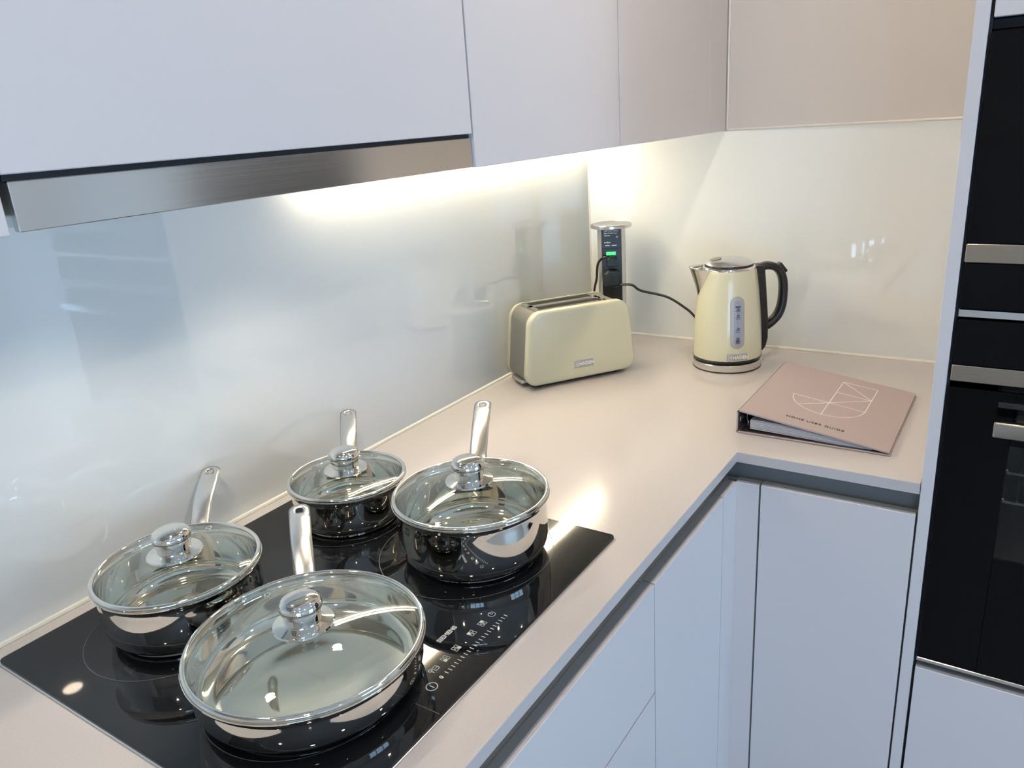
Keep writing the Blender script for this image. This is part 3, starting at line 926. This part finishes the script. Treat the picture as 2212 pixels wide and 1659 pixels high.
obj('top_ring', lathe(B(), [(.0500, .2285 + KZ), (.0596, .2285 + KZ), (.0590, .2312 + KZ), (.0560, .2338 + KZ), (.0535, .2345 + KZ), (.0500, .2345 + KZ)], 80, close=True), M['steel'], t, smooth=45)
kl = obj('lid', lathe(B(), [(.0, .2380 + KZ), (.0525, .2380 + KZ), (.0530, .2392 + KZ), (.0505, .2420 + KZ), (.0440, .2460 + KZ), (.0340, .2492 + KZ), (.0200, .2512 + KZ), (0, .2520 + KZ)], 80), M['satin'], t, smooth=50)
obj('gasket', lathe(B(), [(.0480, .2340 + KZ), (.0536, .2340 + KZ), (.0540, .2362 + KZ), (.0530, .2388 + KZ), (.0480, .2388 + KZ)], 80, close=True), M['black_plastic'], kl, smooth=35)
b = B()
bcx, bcz, tl = -.0300, .2497 + KZ, R(-16)
def btn(u, v, hgt):
    return (bcx + u * math.cos(tl) , v, bcz - u * math.sin(tl) * -1 * -1 + hgt)
loft(b, [[(bcx + .0120 * sc_ * math.cos(a), .0135 * sc_ * math.sin(a), bcz + .0024 * sc_ * math.cos(a) + hg) for a in [2 * math.pi * k / 32 for k in range(32)]] for sc_, hg in ((1.0, -.006), (1.0, .0006), (.90, .0011), (.6, .0009))])
obj('lid_button', b, M['gauge_dark'], kl, smooth=40)
# spout: a beak pressed out of the body
b = B()
NU, NV = 16, 14
zb_, zt_ = .1700, .2330
rows = []
for i in range(NV + 1):
    v = i / NV
    z = zb_ + (zt_ - zb_) * v
    w_ = .012 + .58 * v ** .85
    ext_ = .0015 + .0300 * v ** 1.25
    row = []
    for j in range(NU + 1):
        u = -1 + 2 * j / NU
        a = math.pi + u * w_
        r = kr(min(z, .228)) + .0008 + ext_ * max(0.0, 1 - abs(u) ** 1.25)
        zz = z + (.004 * (1 - abs(u)) * v)
        row.append(b.verts.new((r * math.cos(a), r * math.sin(a), zz + KZ)))
    rows.append(row)
for a, c in zip(rows[:-1], rows[1:]):
    for j in range(NU):
        b.faces.new((a[j], a[j + 1], c[j + 1], c[j]))
o = obj('spout', b, M['steel'], t, smooth=60)
md = o.modifiers.new('thickness', 'SOLIDIFY')
md.thickness = .0016
md.offset = 1
# handle: upright fixed to the body and a D shaped grip
def ribbon(bm, pts, wa, wb, n=16, p=3.0):
    """sweep a rounded rectangle in the xz plane: wa in-plane thickness, wb across (y)"""
    pts = [Vector((x, 0, z)) for x, z in pts]
    C = catmull(pts, 5)
    loops = []
    for i, q in enumerate(C):
        tg = (C[min(i + 1, len(C) - 1)] - C[max(i - 1, 0)]).normalized()
        nr = Vector((-tg.z, 0, tg.x))
        f = i / (len(C) - 1)
        A = (wa[0] + (wa[1] - wa[0]) * f) / 2
        Bb = (wb[0] + (wb[1] - wb[0]) * f) / 2
        lp = []
        for k in range(n):
            a = 2 * math.pi * k / n
            ca, sa = math.cos(a), math.sin(a)
            kk = (abs(ca) ** p + abs(sa) ** p) ** (-1 / p)
            lp.append(q + nr * (A * kk * ca) + Vector((0, Bb * kk * sa, 0)))
        loops.append(lp)
    return loft(bm, loops)
hz = lambda L_: [(x, z + KZ) for x, z in L_]
b = B()
ribbon(b, hz([(.0700, .2240), (.0860, .2275), (.1040, .2235), (.1180, .2100), (.1250, .1880), (.1262, .1600), (.1235, .1320), (.1150, .1100), (.1000, .0940), (.0840, .0840)]), (.0175, .0190), (.030, .027))
hd = obj('handle', b, M['black_plastic'], t, smooth=50)
b = B()
up = []
for z, th in ((.0330, .0040), (.0420, .0100), (.0600, .0145), (.1000, .0155), (.1500, .0155), (.2000, .0165), (.2250, .0180), (.2310, .0140)):
    r0 = kr(min(z, .2290)) - .0030
    r1 = kr(min(z, .2290)) + th
    hw = .0160
    up.append([(r0, -hw, z + KZ), (r1 - .003, -hw, z + KZ), (r1, -hw + .004, z + KZ), (r1, hw - .004, z + KZ), (r1 - .003, hw, z + KZ), (r0, hw, z + KZ)])
loft(b, up)
obj('handle_mount', b, M['black_plastic'], hd, smooth=30)
b = B()
box(b, -.013, .013, -.0095, .0095, -.003, .0055, .002, 2)
b.transform(Matrix.Translation((.1205, 0, .2205 + KZ)) @ Matrix.Rotation(R(52), 4, 'Y'))
obj('switch', b, M['black_plastic'], hd, smooth=40)
# gauge and badge on the -y side
def on_body(s, z, lift):
    """point on the kettle wall on its gauge side: s = arc length to the right seen from outside"""
    r = kr(z)
    a = -math.pi / 2 + s / r
    return ((r + lift) * math.cos(a), (r + lift) * math.sin(a), z + KZ)
def stadium(w_, z0, z1, n=14):
    r = w_ / 2
    o_ = []
    for k in range(n + 1):
        a = math.pi * k / n
        o_.append((r * math.cos(a), z1 - r + r * math.sin(a)))
    for k in range(1, 8):
        o_.append((-r, z1 - r - (z1 - z0 - 2 * r) * k / 8))
    for k in range(n + 1):
        a = math.pi + math.pi * k / n
        o_.append((r * math.cos(a), z0 + r + r * math.sin(a)))
    for k in range(1, 8):
        o_.append((r, z0 + r + (z1 - z0 - 2 * r) * k / 8))
    return o_
def patch(bm, w_, z0, z1, lift):
    lo = stadium(w_, z0, z1)
    n = len(lo)
    zc = (z0 + z1) / 2
    def shrink(f):
        return [(s * f, min(max(z, z0 + w_ / 2 * (1)), z1 - w_ / 2) + (z - min(max(z, z0 + w_ / 2), z1 - w_ / 2)) * f) for s, z in lo]
    loops = [[on_body(s, z, -.001) for s, z in lo], [on_body(s, z, lift * .7) for s, z in lo], [on_body(s, z, lift) for s, z in shrink(.92)], [on_body(s, z, lift) for s, z in shrink(.5)], [on_body(s, z, lift) for s, z in shrink(.02)]]
    loft(bm, loops, cap=False)
    return bm
g = obj('water_gauge', patch(B(), .0315, .0590, .1760, .0016), M['gauge'], t, smooth=40)
obj('gauge_window', patch(B(), .0165, .0680, .1670, .0024), M['gauge_in'], g, smooth=40)
def ktext(body, s, z, size, name='marking'):
    q = Vector(on_body(s, z, .0029))
    dz_ = (Vector(on_body(s, z + .004, .0029)) - Vector(on_body(s, z - .004, .0029))).normalized()
    return text(name, body, size, M['ink'], g, q, (1, 0, 0), dz_, .0002)
for body, z, size in (('MAX', .1535, .0052), ('1.7L', .1480, .0052), ('1.5', .1345, .0058), ('1.0', .1050, .0058), ('0.5', .0825, .0058), ('MIN', .0755, .0050)):
    ktext(body, .0005, z, size)
for z in (.1445, .1305, .1270, .1010, .0975, .0788, .0720):
    q0, q1 = on_body(-.0045, z, .0028), on_body(.0050, z, .0028)
    obj('marking', tube(B(), [q0, q1], .0005, 6), M['ink'], g)
q = Vector(on_body(.000, .0395, .0))
kbd = obj('badge', box(B(), q.x - .0225, q.x + .0225, q.y - .0035, q.y + .005, q.z - .0075, q.z + .0075, .001, 2), M['gauge'], t)
text('lettering', 'HADEN', .0105, M['whiteprint'], kbd, (q.x + .0070, q.y - .0038, q.z), (1, 0, 0), (0, 0, 1), .0004)
b = B()
for a in ((-.0206, -.0198, -.0052, .0052), (-.0206, -.0126, .0044, .0052), (-.0206, -.0126, -.0052, -.0044), (-.0134, -.0126, -.0052, .0052), (-.0180, -.0152, -.0014, .0014)):
    box(b, q.x + a[0], q.x + a[1], q.y - .0040, q.y - .0033, q.z + a[2], q.z + a[3])
obj('emblem', b, M['whiteprint'], kbd)

# ------------------------------------------------------------------ ring binder
t = thing('ring_binder', 'mauve ring binder of papers lying by the kettle', 'binder', (-0.565, -0.590, 0))
# local +x = towards the top of the cover, local -y = from the spine to the opening side
BL, BW, BH = .3190, .2600, .0455
obj('back_cover', box(B(), 0, BL, -BW - .002, -.001, .0004, .0034, .0008, 1), M['binder'], t)
sp = B()
box(sp, 0, BL, -.0035, -.0005, .0045, BH - .004, .0008, 1)
obj('spine', sp, M['binder'], t)
obj('spine_lining', box(B(), .0008, BL - .0008, -.0045, -.0036, .0040, BH - .003), M['binder_in'], t)
o2 = [(-.0050, BH), (-BW - .0005, .0078), (-BW - .0005, .0050), (-.0050, BH - .0030)]
fc = obj('front_cover', loft(B(), [[(x, y, z) for y, z in o2] for x in (0, BL)]), M['binder'], t)
obj('cover_lining', loft(B(), [[(x, y, z) for y, z in ((-.0055, BH - .0033), (-BW, .0046), (-BW, .0040), (-.0055, BH - .0040))] for x in (.001, BL - .001)]), M['binder_in'], fc)
hin = B()
tube(hin, catmull([(-.0, -.0020, BH - .006), (0, -.0022, BH - .003), (0, -.0050, BH - .0012)], 4), .0014, 8)
hin.free()
for z0, y0, z1, y1 in ((BH - .0045, -.0022, BH - .0012, -.0055), (.0050, -.0022, .0018, -.0022)):
    b = B()
    loft(b, [[(x, y0 + dy, z0 + dz_) for dy, dz_ in ((-.0014, 0), (.0016, 0))] + [(x, y1 + dy, z1 + dz_) for dy, dz_ in ((.0010, .0014), (-.0006, -.0014))] for x in (.0, BL)])
    obj('hinge', b, M['binder_in'], t)
obj('lining', box(B(), .003, BL - .003, -BW + .003, -.006, .0035, .0042), M['binder_in'], t)
obj('ring_plate', box(B(), .030, BL - .030, -.034, -.010, .0043, .0075, .001, 1), M['satin'], t)
for xr in (.040, .115, .203, .279):
    b = B()
    pr = [(-.012, .006), (-.0085, .016), (-.010, .028), (-.0175, .0345), (-.026, .033), (-.033, .024), (-.034, .013), (-.031, .006)]
    tube(b, catmull([(xr, y, z) for y, z in pr], 4), .0015, 8)
    obj('ring', b, M['steel'], t, smooth=60)
obj('finger_hole', lathe(B(), [(.007, -.0006), (.0095, -.0008), (.0102, 0), (.0095, .0008), (.007, .0006)], 32, close=True), M['steel'], t, smooth=True)
fh = bpy.data.objects['finger_hole']
fh.matrix_local = Matrix.Translation((.018, -.0054, .024)) @ Matrix.Rotation(R(90), 4, 'X')
NP = 14
for k in range(NP):
    f = k / (NP - 1)
    x0 = .008 + random.uniform(-.0015, .0015)
    x1 = x0 + .297
    zs = .0085 + .0165 * f
    loops = []
    prof_ = []
    for i in range(11):
        u = i / 10
        y = -.024 - .208 * u
        roof = (BH - .0055) + (.0042 - (BH - .0055)) * ((-y - .005) / (BW - .005))
        z = zs * (1 - .55 * u ** 1.1) + .0010 + .0035 * math.sin(math.pi * min(1, u * 1.3)) * f - .002 * u
        z = max(.0046 + .0002 * k, min(z, roof - .0010 - .0003 * (NP - 1 - k)))
        prof_.append((y, z))
    lp = prof_ + [(y, z - .00055) for y, z in reversed(prof_)]
    obj('page', loft(B(), [[(x, y, z) for y, z in lp] for x in (x0, x1)]), M['paper'], t)
# print on the front cover: a along the spine, c from the spine to the opening side
O_ = Vector((0, -.0050, BH))
E2 = Vector((0, -BW + .0045, .0078 - BH)).normalized()
E1 = Vector((1, 0, 0))
N_ = Vector((0, 0, 1)) - E2 * E2.z
N_.normalize()
def cv(a, c, l=.0002):
    return O_ + E1 * a + E2 * c + N_ * l
def stroke(bm, p0, p1, w_=.0014):
    p0, p1 = Vector(p0), Vector(p1)
    d_ = (p1 - p0).normalized()
    nn = Vector((-d_.y, d_.x)) * (w_ / 2)
    p0, p1 = p0 - d_ * w_ * .3, p1 + d_ * w_ * .3
    q = [p0 + nn, p1 + nn, p1 - nn, p0 - nn]
    loft(bm, [[cv(v.x, v.y, -.0002) for v in q], [cv(v.x, v.y, .0003) for v in q]])
A_, B_, C_, D_, E_, F_, G_, H_, I_, J_ = (.2807, .1275), (.2810, .1930), (.2150, .1928), (.1460, .1926), (.0842, .1272), (.2141, .1275), (.1490, .1274), (.1480, .1926), (.1497, .0610), (.1025, .0812)
def arcpts(n=26):
    # half circle between I and the lower right corner, centre on the vertical stroke
    cx, cy, r = .1490, .1268, .0650
    return [(cx - r * math.sin(math.pi * k / n), cy - r * math.cos(math.pi * k / n)) for k in range(n + 1)]
b = B()
for p0, p1 in ((A_, B_), (B_, D_), (A_, E_), (A_, C_), (F_, C_), (C_, J_), (I_, H_)):
    stroke(b, p0, p1)
ap = arcpts()
for p0, p1 in zip(ap[:-1], ap[1:]):
    stroke(b, p0, p1)
obj('emblem', b, M['whiteprint'], fc)
text('title', 'HOME USER GUIDE', .0105, M['ink'], fc, cv(.0340, .1275, .0003), E2, E1, 0.0, space=1.16)
